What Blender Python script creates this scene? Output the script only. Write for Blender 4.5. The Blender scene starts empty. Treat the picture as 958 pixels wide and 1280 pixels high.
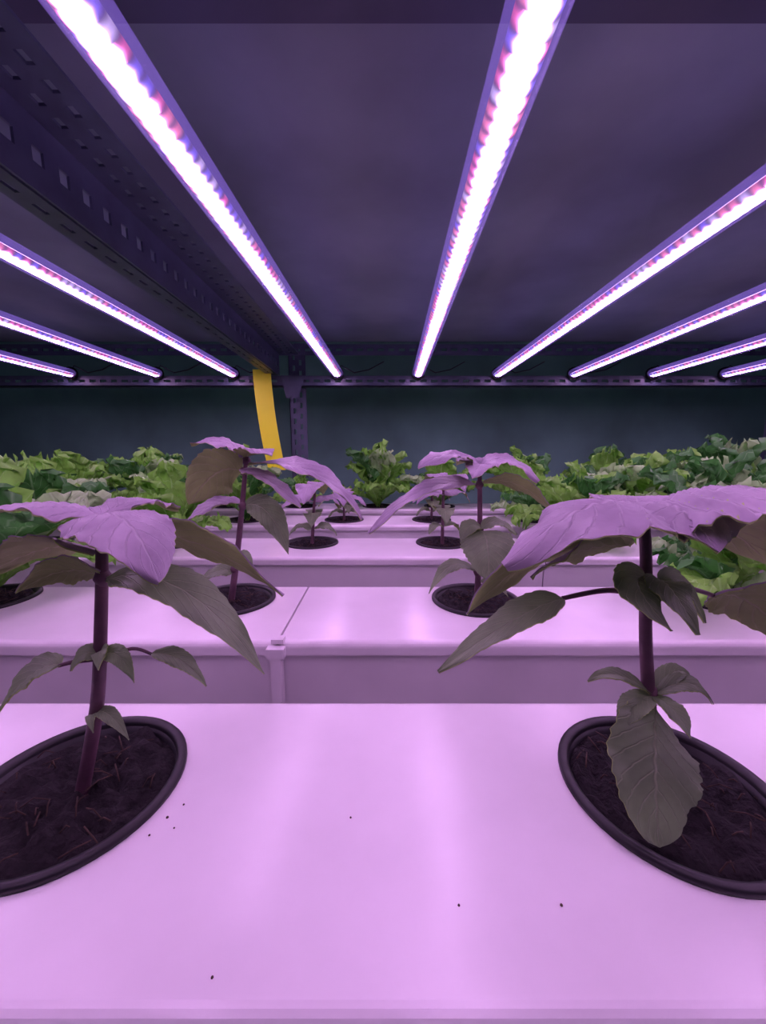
import bpy, math, random
from mathutils import Vector, noise
S=0.13
random.seed(4)
sc=bpy.context.scene
try:
    sc.view_settings.view_transform='Standard'
except Exception as e: print(e)

def new_mat(name):
    m=bpy.data.materials.new(name); m.use_nodes=True
    nt=m.node_tree; b=nt.nodes['Principled BSDF']
    return m,nt,b
def simple(name,c,rough=.5,n=0,amt=.15,metal=0,bump=0,lo=.3,hi=.7,det=6):
    m,nt,b=new_mat(name)
    b.inputs['Base Color'].default_value=(*c,1); b.inputs['Roughness'].default_value=rough
    b.inputs['Metallic'].default_value=metal
    if n:
        tc=nt.nodes.new('ShaderNodeTexCoord'); ns=nt.nodes.new('ShaderNodeTexNoise')
        ns.inputs['Scale'].default_value=n/S; ns.inputs['Detail'].default_value=det
        nt.links.new(tc.outputs['Object'],ns.inputs['Vector'])
        r=nt.nodes.new('ShaderNodeValToRGB')
        r.color_ramp.elements[0].position=lo; r.color_ramp.elements[1].position=hi
        r.color_ramp.elements[0].color=(*[x*(1-amt) for x in c],1)
        r.color_ramp.elements[1].color=(*[min(1,x*(1+amt)) for x in c],1)
        nt.links.new(ns.outputs['Fac'],r.inputs['Fac']); nt.links.new(r.outputs['Color'],b.inputs['Base Color'])
        if bump:
            bp=nt.nodes.new('ShaderNodeBump'); bp.inputs['Strength'].default_value=bump; bp.inputs['Distance'].default_value=.02*S
            nt.links.new(ns.outputs['Fac'],bp.inputs['Height']); nt.links.new(bp.outputs['Normal'],b.inputs['Normal'])
    return m

M_white=simple('trough_plastic',(.80,.76,.79),.24,1.3,.10)
M_wall=simple('wall_paint_green',(.15,.32,.26),.8,.5,.3)
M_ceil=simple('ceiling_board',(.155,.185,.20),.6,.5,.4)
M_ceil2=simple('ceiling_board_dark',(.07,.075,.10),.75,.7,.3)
M_floor=simple('floor_concrete',(.12,.12,.12),.8,2,.2)
M_steel=simple('slotted_steel',(.065,.08,.12),.42,4,.2)
M_black=simple('black_plastic',(.008,.007,.010),.45)
M_soil=simple('soil',(.006,.0035,.005),.95,40,.7,bump=1)
M_yellow=simple('yellow_tape',(.97,1,.03),.5,3,.03)
M_stem=simple('purple_stem',(.13,.06,.09),.5,12,.35)
M_crumb=simple('soil_crumb',(.06,.035,.025),.95,30,.5)

class MB:
    def __init__(s): s.v=[];s.f=[];s.m=[];s.uv=[]
    def add(s,vs,fs,mi=0,uvs=None):
        o=len(s.v); s.v+=[tuple(x) for x in vs]; s.uv+=(uvs or [(0,0)]*len(vs))
        for f in fs: s.f.append(tuple(o+i for i in f)); s.m.append(mi)
    def box(s,a,b,mi=0):
        (x0,y0,z0),(x1,y1,z1)=a,b
        s.add([(x0,y0,z0),(x1,y0,z0),(x1,y1,z0),(x0,y1,z0),(x0,y0,z1),(x1,y0,z1),(x1,y1,z1),(x0,y1,z1)],
          [(0,3,2,1),(4,5,6,7),(0,1,5,4),(1,2,6,5),(2,3,7,6),(3,0,4,7)],mi)
    def tube(s,pts,rad,mi=0,n=10,cap=True):
        pts=[Vector(q) for q in pts]; vs=[];N=len(pts)
        for i,q in enumerate(pts):
            t=(pts[min(i+1,N-1)]-pts[max(i-1,0)]).normalized()
            ref=Vector((0,1,0)) if abs(t.y)<.8 else Vector((1,0,0))
            a=(ref-t*ref.dot(t)).normalized()
            b=t.cross(a); r=rad[i] if isinstance(rad,(list,tuple)) else rad
            for j in range(n):
                th=2*math.pi*j/n; vs.append(q+a*math.cos(th)*r+b*math.sin(th)*r)
        fs=[(i*n+j,i*n+(j+1)%n,(i+1)*n+(j+1)%n,(i+1)*n+j) for i in range(N-1) for j in range(n)]
        if cap: fs+=[tuple(range(n-1,-1,-1)),tuple((N-1)*n+j for j in range(n))]
        s.add(vs,fs,mi)
    def lathe(s,prof,c,mi=0,n=48):
        vs=[(c[0]+r*math.cos(2*math.pi*j/n),c[1]+r*math.sin(2*math.pi*j/n),c[2]+z) for r,z in prof for j in range(n)]
        fs=[(i*n+j,i*n+(j+1)%n,(i+1)*n+(j+1)%n,(i+1)*n+j) for i in range(len(prof)-1) for j in range(n)]
        s.add(vs,fs,mi)
    def obj(s,name,mats,smooth=False,parent=None,loc=(0,0,0),rz=0):
        me=bpy.data.meshes.new(name); me.from_pydata(s.v,[],s.f)
        for m in mats: me.materials.append(m)
        me.polygons.foreach_set('material_index',s.m)
        if smooth: me.polygons.foreach_set('use_smooth',[True]*len(s.f))
        uvl=me.uv_layers.new(name='leaf')
        for l in me.loops: uvl.data[l.index].uv=s.uv[l.vertex_index]
        me.update()
        ob=bpy.data.objects.new(name,me); sc.collection.objects.link(ob)
        ob.location=loc; ob.rotation_euler=(0,0,rz)
        if parent: ob.parent=parent
        return ob

# ---------- room
def boxobj(name,a,b,m):
    mb=MB(); mb.box(a,b); return mb.obj(name,[m])
boxobj('wall_back',(-12,10.5,-5.5),(12,10.8,9),M_wall)
boxobj('wall_left',(-12.3,-8,-5.5),(-12,10.8,9),M_wall)
boxobj('wall_right',(12,-8,-5.5),(12.3,10.8,9),M_wall)
boxobj('floor',(-12.3,-8,-5.8),(12.3,10.8,-5.5),M_floor)
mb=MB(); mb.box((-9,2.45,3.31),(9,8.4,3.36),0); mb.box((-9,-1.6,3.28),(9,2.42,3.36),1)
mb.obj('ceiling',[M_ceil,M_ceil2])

# ---------- LED tubes
def led_mat():
    m,nt,b=new_mat('led_glow'); L=nt.links; N=nt.nodes
    def math_(op,a,bv=None,c=None):
        n=N.new('ShaderNodeMath'); n.operation=op
        for i,x in enumerate((a,bv,c)):
            if x is None: continue
            if isinstance(x,(int,float)): n.inputs[i].default_value=x
            else: L.new(x,n.inputs[i])
        return n.outputs[0]
    uv=N.new('ShaderNodeUVMap'); uv.uv_map='leaf'
    sep=N.new('ShaderNodeSeparateXYZ'); L.new(uv.outputs['UV'],sep.inputs[0])
    X,Y=sep.outputs['X'],sep.outputs['Y']      # X in -1..1
    sgn=math_('SIGN',X); aX=math_('ABSOLUTE',X)
    yy=math_('MULTIPLY_ADD',Y,13.0,math_('MULTIPLY',sgn,.25))
    cell=math_('FLOOR',yy)
    wn=N.new('ShaderNodeTexWhiteNoise'); wn.noise_dimensions='2D'
    cb=N.new('ShaderNodeCombineXYZ'); L.new(cell,cb.inputs[0]); L.new(sgn,cb.inputs[1]); L.new(cb.outputs[0],wn.inputs['Vector'])
    cr=N.new('ShaderNodeValToRGB'); cr.color_ramp.interpolation='CONSTANT'
    e=cr.color_ramp.elements; e[0].color=(1,.10,.42,1); e[1].position=.3; e[1].color=(.2,.12,1,1)
    e2=e.new(.55); e2.color=(.7,.5,1,1)
    e3=e.new(.75); e3.color=(1,.2,.4,1)
    L.new(wn.outputs['Value'],cr.inputs['Fac'])
    fr=math_('ABSOLUTE',math_('SUBTRACT',math_('FRACT',yy),.5))
    aXw=math_('ADD',aX,math_('MULTIPLY',fr,.24))
    aXw=math_('ADD',aXw,math_('MULTIPLY',wn.outputs['Value'],.16))
    mr=N.new('ShaderNodeMapRange'); mr.interpolation_type='SMOOTHSTEP'; mr.inputs['From Min'].default_value=.40; mr.inputs['From Max'].default_value=1.0
    mr.inputs['To Min'].default_value=1; mr.inputs['To Max'].default_value=0; L.new(aXw,mr.inputs['Value'])
    mix=N.new('ShaderNodeMix'); mix.data_type='RGBA'
    pw=math_('POWER',mr.outputs[0],.6)
    L.new(pw,mix.inputs[0]); L.new(cr.outputs['Color'],mix.inputs[6]); mix.inputs[7].default_value=(.86,.465,.98,1)
    blob=N.new('ShaderNodeMapRange'); blob.inputs['From Min'].default_value=.45; blob.inputs['From Max'].default_value=.15
    blob.inputs['To Min'].default_value=.5; blob.inputs['To Max'].default_value=2.6; L.new(fr,blob.inputs['Value'])
    edge=math_('MULTIPLY',blob.outputs[0],math_('SUBTRACT',1.2,aX))
    st=math_('ADD',edge,math_('MULTIPLY',math_('POWER',mr.outputs[0],2),33))
    b.inputs['Base Color'].default_value=(.3,.3,.3,1)
    L.new(mix.outputs[2],b.inputs['Emission Color']); L.new(st,b.inputs['Emission Strength'])
    return m
M_led=led_mat()
def housing_mat():
    m,nt,b=new_mat('polycarbonate_halo_glow'); N=nt.nodes; L=nt.links
    b.inputs['Base Color'].default_value=(.35,.35,.5,1); b.inputs['Roughness'].default_value=.12
    b.inputs['Alpha'].default_value=.16
    b.inputs['Emission Color'].default_value=(.36,.2,1,1); b.inputs['Emission Strength'].default_value=.9  # violet halo round the LEDs, put into the clear housing as emission
    return m
M_house_halo=housing_mat()
M_spine_glow=simple('spine_added_glow',(.25,.25,.32),.4)
_b=M_spine_glow.node_tree.nodes['Principled BSDF']; _b.inputs['Emission Color'].default_value=(.42,.24,1,1); _b.inputs['Emission Strength'].default_value=1.3  # emission added to the spine to throw violet glow stripes on the ceiling
def led_tube(x0,x1):
    y0,y1,z=-1.0,8.2,2.59
    mb=MB(); ny=40; na=12
    def sweep(prof,mi,uvf=None):
        vs=[];uv=[]; n=len(prof)
        for i in range(ny+1):
            t=i/ny; y=y0+(y1-y0)*t; x=x0+(x1-x0)*t
            for k,(a,b) in enumerate(prof):
                vs.append((x+a,y,z+b)); uv.append((uvf(k) if uvf else 0,y))
        mb.add(vs,[(i*n+j,i*n+j+1,(i+1)*n+j+1,(i+1)*n+j) for i in range(ny) for j in range(n-1)],mi,uv)
    sweep([(.092*math.cos(math.pi*j/na),.03-.05*math.sin(math.pi*j/na)) for j in range(na+1)],0,lambda k:math.cos(math.pi*k/na))
    sweep([(-.088,.035),(-.06,.05),(.06,.05),(.088,.035)],3)
    sweep([(.125*math.cos(2*math.pi*j/20),.045+.085*math.sin(2*math.pi*j/20)) for j in range(21)],1)
    for (x,y,d) in ((x0,y0,-1),(x1,y1,1)):
        mb.tube([(x,y-.05*d,z+.045),(x,y+.01*d,z+.045)],.13,2,16)
        mb.tube([(x,y,z+.1),(x+.08,y-.02*d,z+.2),(x+.35,y-.02*d,z+.06),(x+.65,y-.02*d,z+.12),(x+.95,y,z+.28)],.012,2,6)
    mb.obj('led_grow_light',[M_led,M_house_halo,M_black,M_spine_glow],smooth=True)
for a,b in [(-6.5,-6.38),(-4.7,-4.62),(-3.03,-3.07),(-1.19,-.935),(.51,.72),(2.34,2.345),(3.9,3.9),(5.51,5.51),(7,6.99)]:
    led_tube(a,b)

# ---------- slotted steel rack
def plate(mb,o,ax,up,th,L,H,pitch=.22,sl=.11,rows=2,sh=.16):
    o,ax,up,th=map(Vector,(o,ax,up,th)); t=.018
    def bx(a0,a1,b0,b1):
        P=[o+ax*a+up*b+th*c for c in (0,t) for a,b in ((a0,b0),(a1,b0),(a1,b1),(a0,b1))]
        mb.add(P,[(0,3,2,1),(4,5,6,7),(0,1,5,4),(1,2,6,5),(2,3,7,6),(3,0,4,7)])
    sh=H*sh; gap=(H-rows*sh)/(rows+1)
    for r in range(rows+1):
        b=r*(gap+sh); bx(0,L,b,b+gap)
    for r in range(rows):
        b=gap+r*(gap+sh)
        off=(r%2)*pitch*.5
        bx(0,off+(pitch-sl),b,b+sh); a=off+pitch
        while a<L:
            bx(a,min(a+pitch-sl,L),b,b+sh); a+=pitch
mb=MB()
Y=8.22
plate(mb,(-9,Y,2.39),(1,0,0),(0,0,1),(0,1,0),18,.21,rows=1,sh=.26,sl=.13)
plate(mb,(-9,Y,2.39),(1,0,0),(0,1,0),(0,0,1),18,.22,rows=1)
plate(mb,(-9,Y+.25,3.06),(1,0,0),(0,0,1),(0,1,0),18,.22,rows=1,sh=.26,sl=.13)
plate(mb,(-9,-1.1,2.70),(1,0,0),(0,0,1),(0,1,0),18,.3,rows=1)
plate(mb,(-2.12,-1.1,2.6),(0,1,0),(0,0,1),(-1,0,0),9.3,.42,rows=1,sh=.22,pitch=.2,sl=.085)
plate(mb,(-2.12,-1.1,3.02),(0,1,0),(1,0,0),(0,0,1),9.3,.40,rows=2,sh=.12,sl=.08,pitch=.16)
plate(mb,(-2.16,-1.1,2.6),(0,1,0),(-1,0,0),(0,0,1),9.3,.2,rows=1)
for X in (-2.0,8.6,-9):
    plate(mb,(X,Y+.26,-5.5),(0,0,1),(1,0,0),(0,1,0),8.8,.36)
    plate(mb,(X,Y+.26,-5.5),(0,0,1),(0,1,0),(1,0,0),8.8,.36)
for X in (8.6,-9):
    plate(mb,(X,-1.4,-5.5),(0,0,1),(1,0,0),(0,1,0),8.8,.36)
plate(mb,(-9,-1.4,-.75),(1,0,0),(0,0,1),(0,1,0),18,.2,rows=1)
plate(mb,(-9,Y+.2,-.75),(1,0,0),(0,0,1),(0,1,0),18,.2,rows=1)
for X in (-5,-2,2,5): plate(mb,(X,-1.4,-.75),(0,1,0),(0,0,1),(1,0,0),9.9,.2,rows=1)
mb.add([(-2.1,8.19,2.6),(-1.6,8.19,2.6),(-1.75,8.19,2.15),(-2.0,8.19,2.15)],[(0,1,2,3)])
mb.obj('slotted_angle_rack',[M_steel])

# yellow sticky strip: flat card, hanging very slightly bowed
mb=MB(); n=20; vs=[]
for i in range(n+1):
    t=i/n; z=2.68-2.0*t; xc=-2.43+.08*t+.15*t**2
    for sx in (-.18,.18): vs.append((xc+sx,8.02-.02*math.sin(t*3),z))
mb.add(vs,[(2*i,2*i+1,2*i+3,2*i+2) for i in range(n)])
ob=mb.obj('yellow_sticky_trap',[M_yellow],smooth=False)
ob.modifiers.new('s','SOLIDIFY').thickness=.001

# ---------- troughs
potR=.30
def trough(y0,y1,pots,seams,xa=-6.6,xb=6.6):
    mb=MB()
    xs=[xa]+seams+[xb]
    for a,b in zip(xs[:-1],xs[1:]):
        a+=.006;b-=.006
        r=.035
        prof=[(y0+.02,-.075),(y0,-.075),(y0,-r)]
        for k in range(1,5):
            th=math.pi/2*k/5; prof.append((y0+r-r*math.cos(th),-r+r*math.sin(th)))
        prof.append((y0+r,0))
        m=[(y1+y0-y,z) for y,z in reversed(prof)]
        prof=prof+m+[(y1-.03,-.095),(y1-.05,-.55),(y0+.05,-.55),(y0+.03,-.095),(y0+.02,-.095)]
        n=len(prof)
        vs=[(x,y,z) for x in (a,b) for y,z in prof]
        mb.add(vs,[(j,n+j,n+(j+1)%n,(j+1)%n) for j in range(n)]+[tuple(range(n)),tuple(range(2*n-1,n-1,-1))])
    ob=mb.obj('hydroponic_trough',[M_white])
    cb=MB()
    for (x,y) in pots:
        cb.lathe([(.0001,-.4),(.268,-.4),(.268,.2),(.0001,.2)],(x,y,0),0,48)
    return ob,cb
rows=[
 ((.535,1.45),1.03,[-4.5,-2.75,-.93,.86,2.6,4.4],[]),
 ((1.94,2.84),2.55,[-4.45,-2.76,-1.056,.6415,2.36,4.1],[-.568]),
 ((3.66,4.56),4.28,[-5.4,-3.9,-2.35,-.81,.676,2.2,3.75,5.3],[1.6]),
 ((5.38,6.28),5.85,[-5.1,-3.6,-2.1,-.6,.75,2.3,3.8,5.3],[-3]),
 ((6.98,7.88),7.42,[-5.8,-4.4,-3,-1.6,-.1,1.1,2.6,4.2,5.7],[]),
]
def cup(x,y,seed):
    rnd=random.Random(seed); mb=MB()
    R=potR
    mb.lathe([(R-.045,-.33),(R-.035,-.05),(R-.033,.008),(R-.025,.018),(R-.005,.020),(R,.012),(R,.001),(R-.033,.001),(R-.045,-.06),(R-.07,-.35),(.001,-.35)],(x,y,0),0,56)
    vs=[(x,y,-.012)]; rr=14
    for i in range(1,rr+1):
        for j in range(40):
            r=(R-.036)*i/rr; th=2*math.pi*j/40
            px,py=x+r*math.cos(th),y+r*math.sin(th)
            z=-.012+.04*noise.noise(Vector((px*9,py*9,seed)))+.045*noise.noise(Vector((px*28,py*28,seed)))
            vs.append((px,py,z if i<rr else -.03))
    fs=[(0,1+j,1+(j+1)%40) for j in range(40)]
    for i in range(rr-1):
        for j in range(40): fs.append((1+i*40+j,1+(i+1)*40+j,1+(i+1)*40+(j+1)%40,1+i*40+(j+1)%40))
    mb.add(vs,fs,1)
    for k in range(45):
        th=rnd.uniform(0,6.28); r=(R-.06)*math.sqrt(rnd.random()); a=rnd.uniform(0,6.28); l=rnd.uniform(.02,.08)
        q=Vector((x+r*math.cos(th),y+r*math.sin(th),.005)); d=Vector((math.cos(a),math.sin(a),rnd.uniform(-.1,.6)))*l
        mb.tube([q-d*.5,q+Vector((0,0,rnd.uniform(0,.02))),q+d*.5],.0022,2,4)
    return mb.obj('net_pot',[M_black,M_soil,M_crumb],smooth=True)
seed=0
for (y0,y1),yc,xs,seams in rows:
    ob,cb=trough(y0,y1,[(x,yc) for x in xs],seams)
    cut=cb.obj('cutter',[M_white])
    md=ob.modifiers.new('b','BOOLEAN'); md.object=cut; md.operation='DIFFERENCE'; md.solver='EXACT'
    dg=bpy.context.evaluated_depsgraph_get(); me=bpy.data.meshes.new_from_object(ob.evaluated_get(dg))
    ob.modifiers.clear(); ob.data=me; bpy.data.objects.remove(cut)
    for x in xs: seed+=1; cup(x,yc,seed)
mb=MB(); mb.box((-.60,1.90,-.5),(-.545,1.965,-.04)); mb.box((-.62,1.895,-.075),(-.525,1.96,-.02)); mb.box((-.6,1.93,-.005),(-.535,1.985,.018))
mb.obj('trough_connector',[M_white])
mb=MB()
for x,y,r in [(-.60,.93,.004),(-.575,.97,.003),(-.62,.88,.003),(-.565,.90,.0025),(-.09,.93,.003),(.17,.72,.003),(.40,.72,.0035),(-.33,.60,.003)]:
    mb.lathe([(.0001,-.001),(r,r*.3),(r*.7,r*1.1),(.0001,r*1.3)],(x,y,0),0,6)
mb.obj('soil_crumbs',[M_crumb])

# ---------- leaf material
def veg_mat(name,base,vein,trans=.3,rough=.5,amt=.22,nv=8,spec=.5):
    m,nt,b=new_mat(name); N=nt.nodes; L=nt.links
    uv=N.new('ShaderNodeUVMap'); uv.uv_map='leaf'
    sep=N.new('ShaderNodeSeparateXYZ'); L.new(uv.outputs['UV'],sep.inputs[0])
    ab=N.new('ShaderNodeMath'); ab.operation='ABSOLUTE'; L.new(sep.outputs['X'],ab.inputs[0])
    a1=N.new('ShaderNodeMath'); a1.operation='MULTIPLY'; a1.inputs[1].default_value=nv; L.new(sep.outputs['Y'],a1.inputs[0])
    a2=N.new('ShaderNodeMath'); a2.operation='MULTIPLY_ADD'; a2.inputs[1].default_value=-2.4; L.new(ab.outputs[0],a2.inputs[0]); L.new(a1.outputs[0],a2.inputs[2])
    pp=N.new('ShaderNodeMath'); pp.operation='PINGPONG'; pp.inputs[1].default_value=.5; L.new(a2.outputs[0],pp.inputs[0])
    v1=N.new('ShaderNodeMapRange'); v1.inputs['From Min'].default_value=0; v1.inputs['From Max'].default_value=.08; v1.inputs['To Min'].default_value=.6; v1.inputs['To Max'].default_value=0
    L.new(pp.outputs[0],v1.inputs['Value'])
    v2=N.new('ShaderNodeMapRange'); v2.inputs['From Min'].default_value=.01; v2.inputs['From Max'].default_value=.05; v2.inputs['To Min'].default_value=1; v2.inputs['To Max'].default_value=0
    L.new(ab.outputs[0],v2.inputs['Value'])
    mx=N.new('ShaderNodeMath'); mx.operation='MAXIMUM'; L.new(v1.outputs[0],mx.inputs[0]); L.new(v2.outputs[0],mx.inputs[1])
    tc=N.new('ShaderNodeTexCoord'); ns=N.new('ShaderNodeTexNoise'); ns.inputs['Scale'].default_value=6/S; ns.inputs['Detail'].default_value=6; L.new(tc.outputs['Object'],ns.inputs['Vector'])
    cr=N.new('ShaderNodeValToRGB'); cr.color_ramp.elements[0].position=.3; cr.color_ramp.elements[1].position=.7
    cr.color_ramp.elements[0].color=(*[x*(1-amt) for x in base],1); cr.color_ramp.elements[1].color=(*[min(1,x*(1+amt)) for x in base],1)
    L.new(ns.outputs['Fac'],cr.inputs['Fac'])
    mix=N.new('ShaderNodeMix'); mix.data_type='RGBA'; L.new(mx.outputs[0],mix.inputs[0]); L.new(cr.outputs['Color'],mix.inputs[6]); mix.inputs[7].default_value=(*vein,1)
    L.new(mix.outputs[2],b.inputs['Base Color']); b.inputs['Roughness'].default_value=rough
    b.inputs['Specular IOR Level'].default_value=spec
    bp=N.new('ShaderNodeBump'); bp.inputs['Strength'].default_value=.5; bp.inputs['Distance'].default_value=.01*S; bp.invert=True
    L.new(mx.outputs[0],bp.inputs['Height']); L.new(bp.outputs['Normal'],b.inputs['Normal'])
    tr=N.new('ShaderNodeBsdfTranslucent'); L.new(mix.outputs[2],tr.inputs['Color'])
    ms=N.new('ShaderNodeMixShader'); ms.inputs[0].default_value=trans
    L.new(b.outputs[0],ms.inputs[1]); L.new(tr.outputs[0],ms.inputs[2])
    out=[x for x in N if x.type=='OUTPUT_MATERIAL'][0]; L.new(ms.outputs[0],out.inputs['Surface'])
    return m
# ---------- lettuce
M_let=[veg_mat('lettuce_leaf',(.27,.62,.09),(.42,.78,.23),.4,.42),veg_mat('lettuce_leaf_dark',(.08,.29,.06),(.25,.52,.2),.4,.42),veg_mat('lettuce_leaf_pale',(.44,.70,.30),(.58,.80,.45),.4,.42)]
def lettuce_mesh(seed,pale):
    rnd=random.Random(seed); mb=MB()
    n=15
    for k in range(n):
        f=k/n; az=k*2.4+rnd.uniform(-.3,.3)
        elev=math.radians(30+56*f+rnd.uniform(-12,12)); Lf=rnd.uniform(.7,1.2)*(1-.12*f)
        W=rnd.uniform(.18,.30); nt_,ns_=26,22; ph=rnd.uniform(0,6)
        d=Vector((math.cos(az),math.sin(az),0)); side=Vector((-d.y,d.x,0)); up=Vector((0,0,1))
        vs=[];uv=[]
        pos=Vector((0,0,-.01)); e=elev+.3
        for i in range(nt_+1):
            t=i/nt_
            T=d*math.cos(e)+up*math.sin(e); Nn=-d*math.sin(e)+up*math.cos(e)
            w=W*(.12+.95*math.sin(t*math.pi*.62)**1.3)*(1 if t<.8 else math.sqrt(max(0,1-((t-.8)/.22)**2)))
            w=max(w,.01)
            for j in range(ns_+1):
                s=-1+2*j/ns_
                ed=max(abs(s)**2.2,t**5)
                ruf=ed*min(1,t*1.6)*(.06*math.sin(s*11+t*23+ph)+.03*math.sin(s*31+t*47+ph))
                lob=1+.18*math.sin(t*30+ph+s*2)*abs(s)+.10*math.sin(t*66)*abs(s)
                vs.append(pos+side*(w*s*lob)+Nn*(ruf+.22*w*s*s)+T*(.08*math.sin(s*12+ph)*t**3)); uv.append((s,t))
            pos=pos+T*(Lf/nt_); e-=(.5+.7*(1-f))/nt_
        fs=[(i*(ns_+1)+j,i*(ns_+1)+j+1,(i+1)*(ns_+1)+j+1,(i+1)*(ns_+1)+j) for i in range(nt_) for j in range(ns_)]
        mi=rnd.choice([0,0,0,0,1,2]) if not pale else rnd.choice([0,0,1,1,2])
        mb.add(vs,fs,mi,uv)
    return mb
letmesh=[lettuce_mesh(i,2<=i<4) for i in range(5)]
lets=[(-2.76,2.55,.95,0),(2.36,2.55,.72,4),(4.1,2.55,1,2),(-4.45,2.55,1,1),
 (-2.35,4.28,.8,1),(-3.9,4.28,.95,0),(-5.4,4.28,1,1),(2.2,4.28,.8,1),(3.75,4.28,.95,2),(5.3,4.28,1,3),
 (-2.1,5.85,.85,0),(-3.6,5.85,.95,1),(-5.1,5.85,.95,0),(2.3,5.85,.85,4),(3.8,5.85,1.1,3),(5.3,5.85,1.2,2),
 (-5.8,7.42,1.0,0),(-4.4,7.42,1.0,1),(-3,7.42,1.1,0),(-1.6,7.42,.55,1),(-.1,7.42,1.1,1),(1.1,7.42,.85,0),(2.6,7.42,1.0,1),(4.2,7.42,1.05,4),(5.7,7.42,1.2,3)]
base=[m.obj('lettuce',M_let,smooth=True) for m in letmesh]
for k,(x,y,s,i) in enumerate(lets):
    ob=bpy.data.objects.new('lettuce',base[i].data); sc.collection.objects.link(ob)
    ob.location=(x,y,0); ob.rotation_euler=(0,0,k*1.3); ob.scale=(s,s,s*1.05)
for b_ in base: bpy.data.objects.remove(b_)

# ---------- purple basil
M_bas=[veg_mat('basil_leaf_upper',(.37,.29,.40),(.47,.39,.49),.22,.40,.26),
       veg_mat('basil_leaf_under',(.42,.54,.19),(.56,.62,.30),.45,.55,.2),
       M_stem,
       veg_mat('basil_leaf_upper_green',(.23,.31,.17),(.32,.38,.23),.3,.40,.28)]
def bez(a,b,c,t): # passes through b at t=.5
    q=b*2-(a+c)*.5
    return a*(1-t)**2+q*2*t*(1-t)+c*t*t
def leaf(mb,a,b,c,hw,up=(0,0,1),fold=.18,droop=.0,top=0,seed=0,serr=.08,wave=.045,und=1,oval=0):
    a,b,c,up=map(Vector,(a,b,c,up)); nt_,ns_=44,14; TH=.004
    up_v=[];lo_v=[];uv=[]
    ph=seed*1.7
    for i in range(nt_+1):
        t=i/nt_; p=bez(a,b,c,t); T=(bez(a,b,c,min(1,t+.02))-bez(a,b,c,max(0,t-.02))).normalized()
        side=T.cross(up).normalized(); Nn=side.cross(T).normalized()
        sh=math.sin(math.pi*min(1,t**.82)) if 0<t<1 else 0
        w=hw*(max(0,sh)**(.85-.3*oval))*(1.12-.25*t*(1-oval))
        if t<.07: w*=t/.07
        w=max(w,.0015)
        if .12<t: w*=1+serr*(((t*13)%1)-.5)*min(1,(1-t)*5)
        for j in range(ns_+1):
            s=-1+2*j/ns_; 
            off=fold*abs(s)*w-droop*s*s*w + wave*hw*2*math.sin(t*9+ph+s*1.5)*s*s + .05*hw*math.sin(t*21+ph*2+s*3)*abs(s)**3 + .03*w*math.cos((t*8-abs(s)*2.4)*2*math.pi)
            P=p+side*(w*s)+Nn*off
            up_v.append(P+Nn*TH*.5); lo_v.append(P-Nn*TH*.5); uv.append((s,t))
    m=ns_+1
    fs=[(i*m+j,i*m+j+1,(i+1)*m+j+1,(i+1)*m+j) for i in range(nt_) for j in range(ns_)]
    mb.add(up_v,fs,top,uv); mb.add(lo_v,[f[::-1] for f in fs],und,uv)
def stalk(mb,pts,r0,r1,mi=2):
    P=[Vector(q) for q in pts]; out=[]
    for i in range(len(P)-1):
        p0=P[max(i-1,0)];p1=P[i];p2=P[i+1];p3=P[min(i+2,len(P)-1)]
        for k in range(6):
            t=k/6
            out.append(.5*((2*p1)+(p2-p0)*t+(2*p0-5*p1+4*p2-p3)*t*t+(3*p1-p0-3*p2+p3)*t**3))
    out.append(P[-1]); n=len(out)
    mb.tube(out,[r0+(r1-r0)*i/(n-1) for i in range(n)],mi,10)
def nodes(mb,ps,r):
    for q in ps:
        mb.tube([Vector(q)-Vector((0,0,r*1.2)),Vector(q),Vector(q)+Vector((0,0,r*1.2))],[r*.8,r*1.35,r*.8],2,10)

# front right
mb=MB()
stalk(mb,[(.83,1.03,-.03),(.79,1.03,.22),(.75,1.03,.48),(.73,1.03,.69),(.71,1.03,.83)],.020,.014)
nodes(mb,[(.78,1.03,.31),(.735,1.03,.61),(.712,1.03,.82)],.018)
leaf(mb,(.71,1.03,.84),(.83,.93,.915),(1.06,.82,.87),.22,(-.1,.0,1),.05,.25,0,1)
leaf(mb,(.71,1.03,.83),(.52,.94,.875),(.28,.86,.745),.17,(-.15,-.05,1),.05,.3,0,2)
leaf(mb,(.71,1.03,.84),(.69,.90,.875),(.68,.76,.80),.17,(0,-.1,1),.05,.2,0,3)
leaf(mb,(.71,1.04,.84),(.76,1.15,.87),(.86,1.3,.84),.12,(0,0,1),.1,.1,0,4)
leaf(mb,(.68,1.03,.80),(.46,1.03,.745),(.24,1.05,.545),.085,(-.5,1.1,.6),.12,.0,0,5)
stalk(mb,[(.735,1.03,.61),(.61,1.0,.635),(.48,.98,.62)],.009,.006)
leaf(mb,(.49,.98,.62),(.34,.95,.57),(.14,.9,.455),.05,(-.2,-.35,1),.2,.0,3,6)
leaf(mb,(.66,1.0,.76),(.53,1.0,.745),(.40,1.0,.67),.10,(-.3,.6,.9),.1,.1,0,7)
leaf(mb,(.74,1.05,.81),(1.0,1.15,.80),(1.28,1.2,.62),.14,(.3,.5,1),.1,.1,0,8)
stalk(mb,[(.735,1.03,.61),(.84,1.04,.63),(.95,1.05,.60)],.008,.006)
leaf(mb,(.94,1.05,.60),(1.07,1.05,.57),(1.24,1.05,.40),.10,(.3,.7,.8),.1,.1,0,9)
leaf(mb,(.73,1.02,.67),(.66,.95,.66),(.70,.88,.575),.06,(0,-.6,.7),.15,.1,3,10)
leaf(mb,(.74,1.0,.66),(.73,.93,.66),(.76,.87,.57),.05,(0,-.7,.6),.15,.1,3,11)
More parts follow.
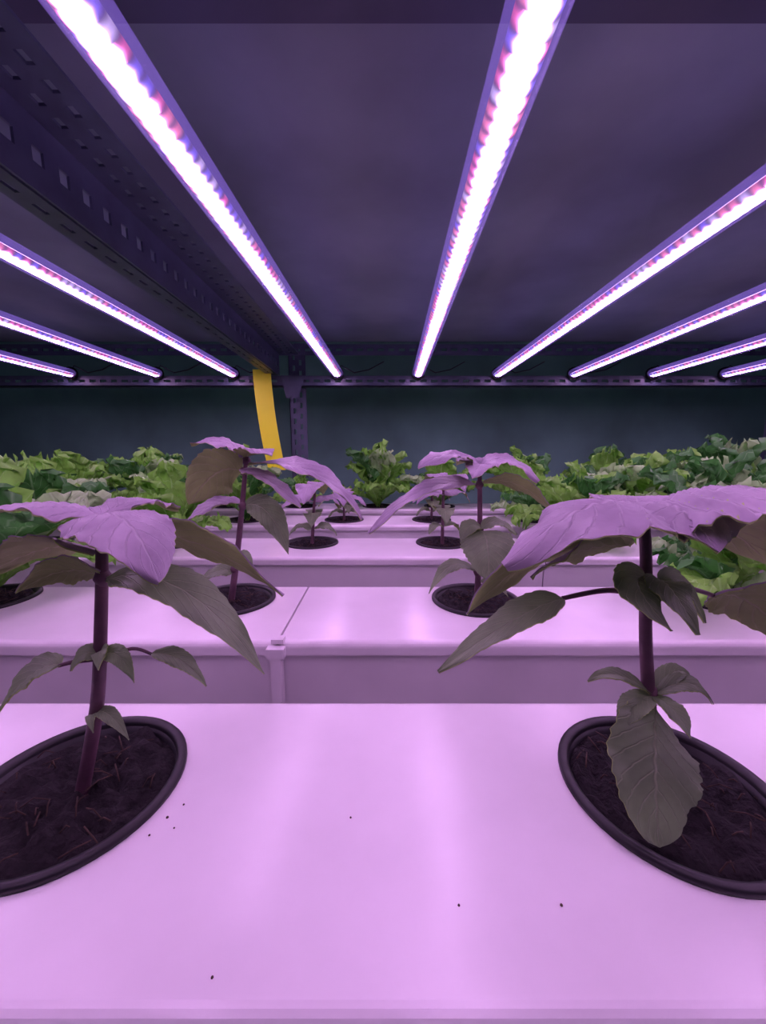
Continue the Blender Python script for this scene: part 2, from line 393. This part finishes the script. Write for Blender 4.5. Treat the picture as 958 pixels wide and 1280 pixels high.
leaf(mb,(.74,1.0,.66),(.81,1.0,.65),(.885,1.0,.54),.035,(.3,-.7,.7),.2,.0,3,12)
for tip,mid,w,s in [((.566,.98,.38),(.66,1.0,.385),.025,13),((.92,.98,.31),(.86,1.0,.36),.03,14),((.64,.94,.26),(.69,.97,.31),.035,15),((.90,1.04,.35),(.85,1.04,.37),.03,16),((.80,.90,.27),(.79,.95,.31),.03,17)]:
    leaf(mb,(.782,1.02,.31),mid,tip,w,(0,-.3,1),.2,0,3,s)
leaf(mb,(.775,1.0,.29),(.70,.88,.20),(.668,.80,.06),.105,(0,-1,.35),.06,.05,3,18,.07,oval=1)
mb.obj('purple_basil_plant',M_bas,smooth=True)

# front left
mb=MB()
stalk(mb,[(-.92,1.03,-.03),(-.84,1.03,.27),(-.80,1.03,.53),(-.775,1.03,.735),(-.77,1.03,.83)],.020,.014)
nodes(mb,[(-.805,1.03,.43),(-.78,1.03,.66),(-.77,1.03,.80)],.018)
leaf(mb,(-.77,1.03,.83),(-.89,.98,.875),(-1.08,.93,.83),.12,(-.1,.05,1),.05,.2,0,21)
leaf(mb,(-.80,1.03,.82),(-.63,.92,.84),(-.485,.80,.725),.105,(.1,-.1,1),.08,.25,0,22,oval=.5)
leaf(mb,(-.77,1.03,.83),(-.74,1.15,.86),(-.68,1.27,.82),.10,(0,0,1),.1,.1,0,28)
leaf(mb,(-.77,1.04,.80),(-.54,1.1,.74),(-.30,1.1,.58),.075,(.4,1.0,.7),.12,.0,0,23)
leaf(mb,(-.77,1.02,.655),(-.52,.95,.655),(-.30,.9,.45),.062,(.25,-.5,1),.12,.0,3,24)
leaf(mb,(-.78,1.03,.66),(-.86,1.0,.69),(-.95,.95,.645),.07,(-.2,.7,.8),.1,.1,0,25)
leaf(mb,(-.79,1.03,.735),(-.98,1.1,.73),(-1.24,1.15,.63),.11,(-.2,.5,1),.1,.1,0,26)
stalk(mb,[(-.81,1.03,.42),(-.87,1.0,.425),(-.90,.99,.42)],.007,.005)
leaf(mb,(-.89,.99,.42),(-.965,.97,.40),(-1.04,.92,.29),.052,(-.3,-.4,1),.2,0,3,27)
stalk(mb,[(-.80,1.03,.42),(-.712,1.02,.455),(-.644,1.0,.449)],.006,.004)
leaf(mb,(-.65,1.0,.449),(-.568,1.0,.432),(-.50,1.0,.352),.027,(.3,-.4,1),.2,0,3,29)
for tip,mid,w,s in [((-.688,.98,.375),(-.73,.99,.45),.025,30),((-.86,.98,.41),(-.83,1.0,.45),.025,31),((-.76,.95,.43),(-.78,.99,.46),.022,33)]:
    leaf(mb,(-.80,1.02,.43),mid,tip,w,(0,-.6,.8),.2,0,3,s)
leaf(mb,(-.845,1.03,.25),(-.78,1.0,.26),(-.72,.98,.2),.02,(.2,-.5,1),.2,0,3,32)
leaf(mb,(-.85,1.03,.24),(-.83,.99,.26),(-.81,.97,.23),.012,(.2,-.5,1),.2,0,3,34)
mb.obj('purple_basil_plant',M_bas,smooth=True)

# second row left
mb=MB()
stalk(mb,[(-1.06,2.55,-.03),(-.993,2.55,.342),(-.934,2.55,.727),(-.90,2.55,.98)],.023,.013)
nodes(mb,[(-1.02,2.55,.22),(-.94,2.55,.66),(-.92,2.55,.89),(-.90,2.55,.96)],.022)
leaf(mb,(-.90,2.55,.98),(-1.02,2.5,1.075),(-1.2,2.43,1.06),.13,(-.3,-.35,1),.1,.1,0,41)
leaf(mb,(-.90,2.55,.98),(-.80,2.45,1.03),(-.66,2.3,.99),.12,(.1,-.1,1),.1,.1,0,42)
leaf(mb,(-.93,2.55,.886),(-1.08,2.5,.88),(-1.25,2.45,.68),.16,(-.3,.9,.5),.05,.1,0,43,oval=.5)
leaf(mb,(-.90,2.55,.93),(-.45,2.45,.89),(-.13,2.35,.60),.13,(.2,-.2,1),.15,.0,0,44)
leaf(mb,(-.944,2.55,.67),(-1.125,2.5,.665),(-1.34,2.45,.50),.12,(-.3,-.3,1),.15,.0,0,45)
leaf(mb,(-.93,2.55,.66),(-.759,2.5,.62),(-.62,2.45,.35),.10,(.2,-.6,.6),.15,.0,3,46)
leaf(mb,(-.92,2.5,.90),(-.72,2.4,.84),(-.5,2.3,.68),.10,(.2,-.1,1),.15,.0,0,49)
leaf(mb,(-1.02,2.55,.2),(-1.12,2.5,.22),(-1.22,2.45,.15),.055,(-.2,-.6,.8),.1,0,3,47)
leaf(mb,(-1.0,2.5,.26),(-.93,2.48,.33),(-.86,2.45,.27),.05,(.2,-.6,.8),.1,0,3,48)
mb.obj('purple_basil_plant',M_bas,smooth=True)

# second row right
mb=MB()
stalk(mb,[(.656,2.55,-.03),(.654,2.55,.5),(.638,2.55,.92)],.023,.013)
nodes(mb,[(.65,2.55,.2),(.652,2.55,.5),(.64,2.55,.80),(.638,2.55,.9)],.022)
leaf(mb,(.638,2.55,.92),(.44,2.5,1.0),(.22,2.4,.91),.15,(-.15,-.25,1),.1,.1,0,51)
leaf(mb,(.638,2.55,.92),(.806,2.5,.965),(.97,2.4,.83),.14,(.2,-.3,1),.1,.1,0,52)
leaf(mb,(.638,2.55,.92),(.62,2.7,.97),(.55,2.9,.92),.12,(0,0,1),.1,.1,0,57)
leaf(mb,(.638,2.52,.92),(.60,2.4,.93),(.52,2.25,.86),.09,(0,-.2,1),.1,.1,0,58)
leaf(mb,(.64,2.55,.80),(.892,2.5,.80),(1.15,2.4,.55),.10,(.3,.4,1),.1,.0,0,53)
leaf(mb,(.64,2.55,.80),(.27,2.5,.77),(-.09,2.4,.50),.11,(-.3,-.3,1),.1,.0,0,54)
leaf(mb,(.654,2.5,.50),(.665,2.38,.42),(.665,2.33,.22),.15,(0,-1,.3),.08,.05,3,55,oval=1)
leaf(mb,(.65,2.5,.51),(.75,2.48,.56),(.87,2.45,.48),.06,(.2,-.4,1),.1,0,3,56)
leaf(mb,(.65,2.5,.51),(.57,2.46,.54),(.50,2.42,.44),.07,(-.2,-.5,1),.1,0,3,59)
leaf(mb,(.643,2.55,.2),(.462,2.5,.26),(.30,2.4,.10),.06,(-.2,-.4,1),.1,0,3,60)
leaf(mb,(.66,2.5,.15),(.74,2.45,.16),(.82,2.4,.08),.05,(.2,-.4,1),.1,0,3,61)
mb.obj('purple_basil_plant',M_bas,smooth=True)

def basil(x,y,h,seed,lean=0):
    rnd=random.Random(seed); mb=MB()
    stalk(mb,[(x,y,-.03),(x+lean*.5,y,h*.5),(x+lean,y,h)],.022,.012)
    nl=4
    for k in range(nl):
        f=(k+1)/nl; z=h*f; az=k*1.57+rnd.uniform(-.4,.4)+.3
        for q in (0,math.pi):
            a=az+q; L=.42*(.45+.55*f)*rnd.uniform(.85,1.15); d=Vector((math.cos(a),math.sin(a),0)); b0=Vector((x+lean*f,y,z))
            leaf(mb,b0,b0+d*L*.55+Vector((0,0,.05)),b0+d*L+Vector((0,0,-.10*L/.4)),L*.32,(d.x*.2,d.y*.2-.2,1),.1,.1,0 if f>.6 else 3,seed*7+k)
    mb.obj('purple_basil_plant',M_bas,smooth=True)
basil(-.81,4.28,.62,1,.05); basil(.676,4.28,.72,2,.0); basil(-.6,5.85,.4,3); basil(.75,5.85,.5,4)
basil(2.6,1.03,.85,5); basil(-2.75,1.03,.85,6)

# world
w=bpy.data.worlds.new('w'); sc.world=w; w.use_nodes=True
w.node_tree.nodes['Background'].inputs[0].default_value=(.25,.23,.42,1); w.node_tree.nodes['Background'].inputs[1].default_value=.15
# camera
p=math.atan(72/480.)
cd=bpy.data.cameras.new('camera'); cam=bpy.data.objects.new('camera',cd); sc.collection.objects.link(cam)
cd.sensor_fit='VERTICAL'; cd.sensor_height=36; cd.lens=13.5; cd.clip_start=.005
cam.location=(0,0,1); cam.rotation_euler=(math.pi/2-p,0,0); sc.camera=cam
# ---------- to metres
done=set()
for ob in sc.objects:
    ob.location=Vector(ob.location)*S
    if ob.type=='MESH' and ob.data.name not in done:
        for v in ob.data.vertices: v.co*=S
        done.add(ob.data.name)
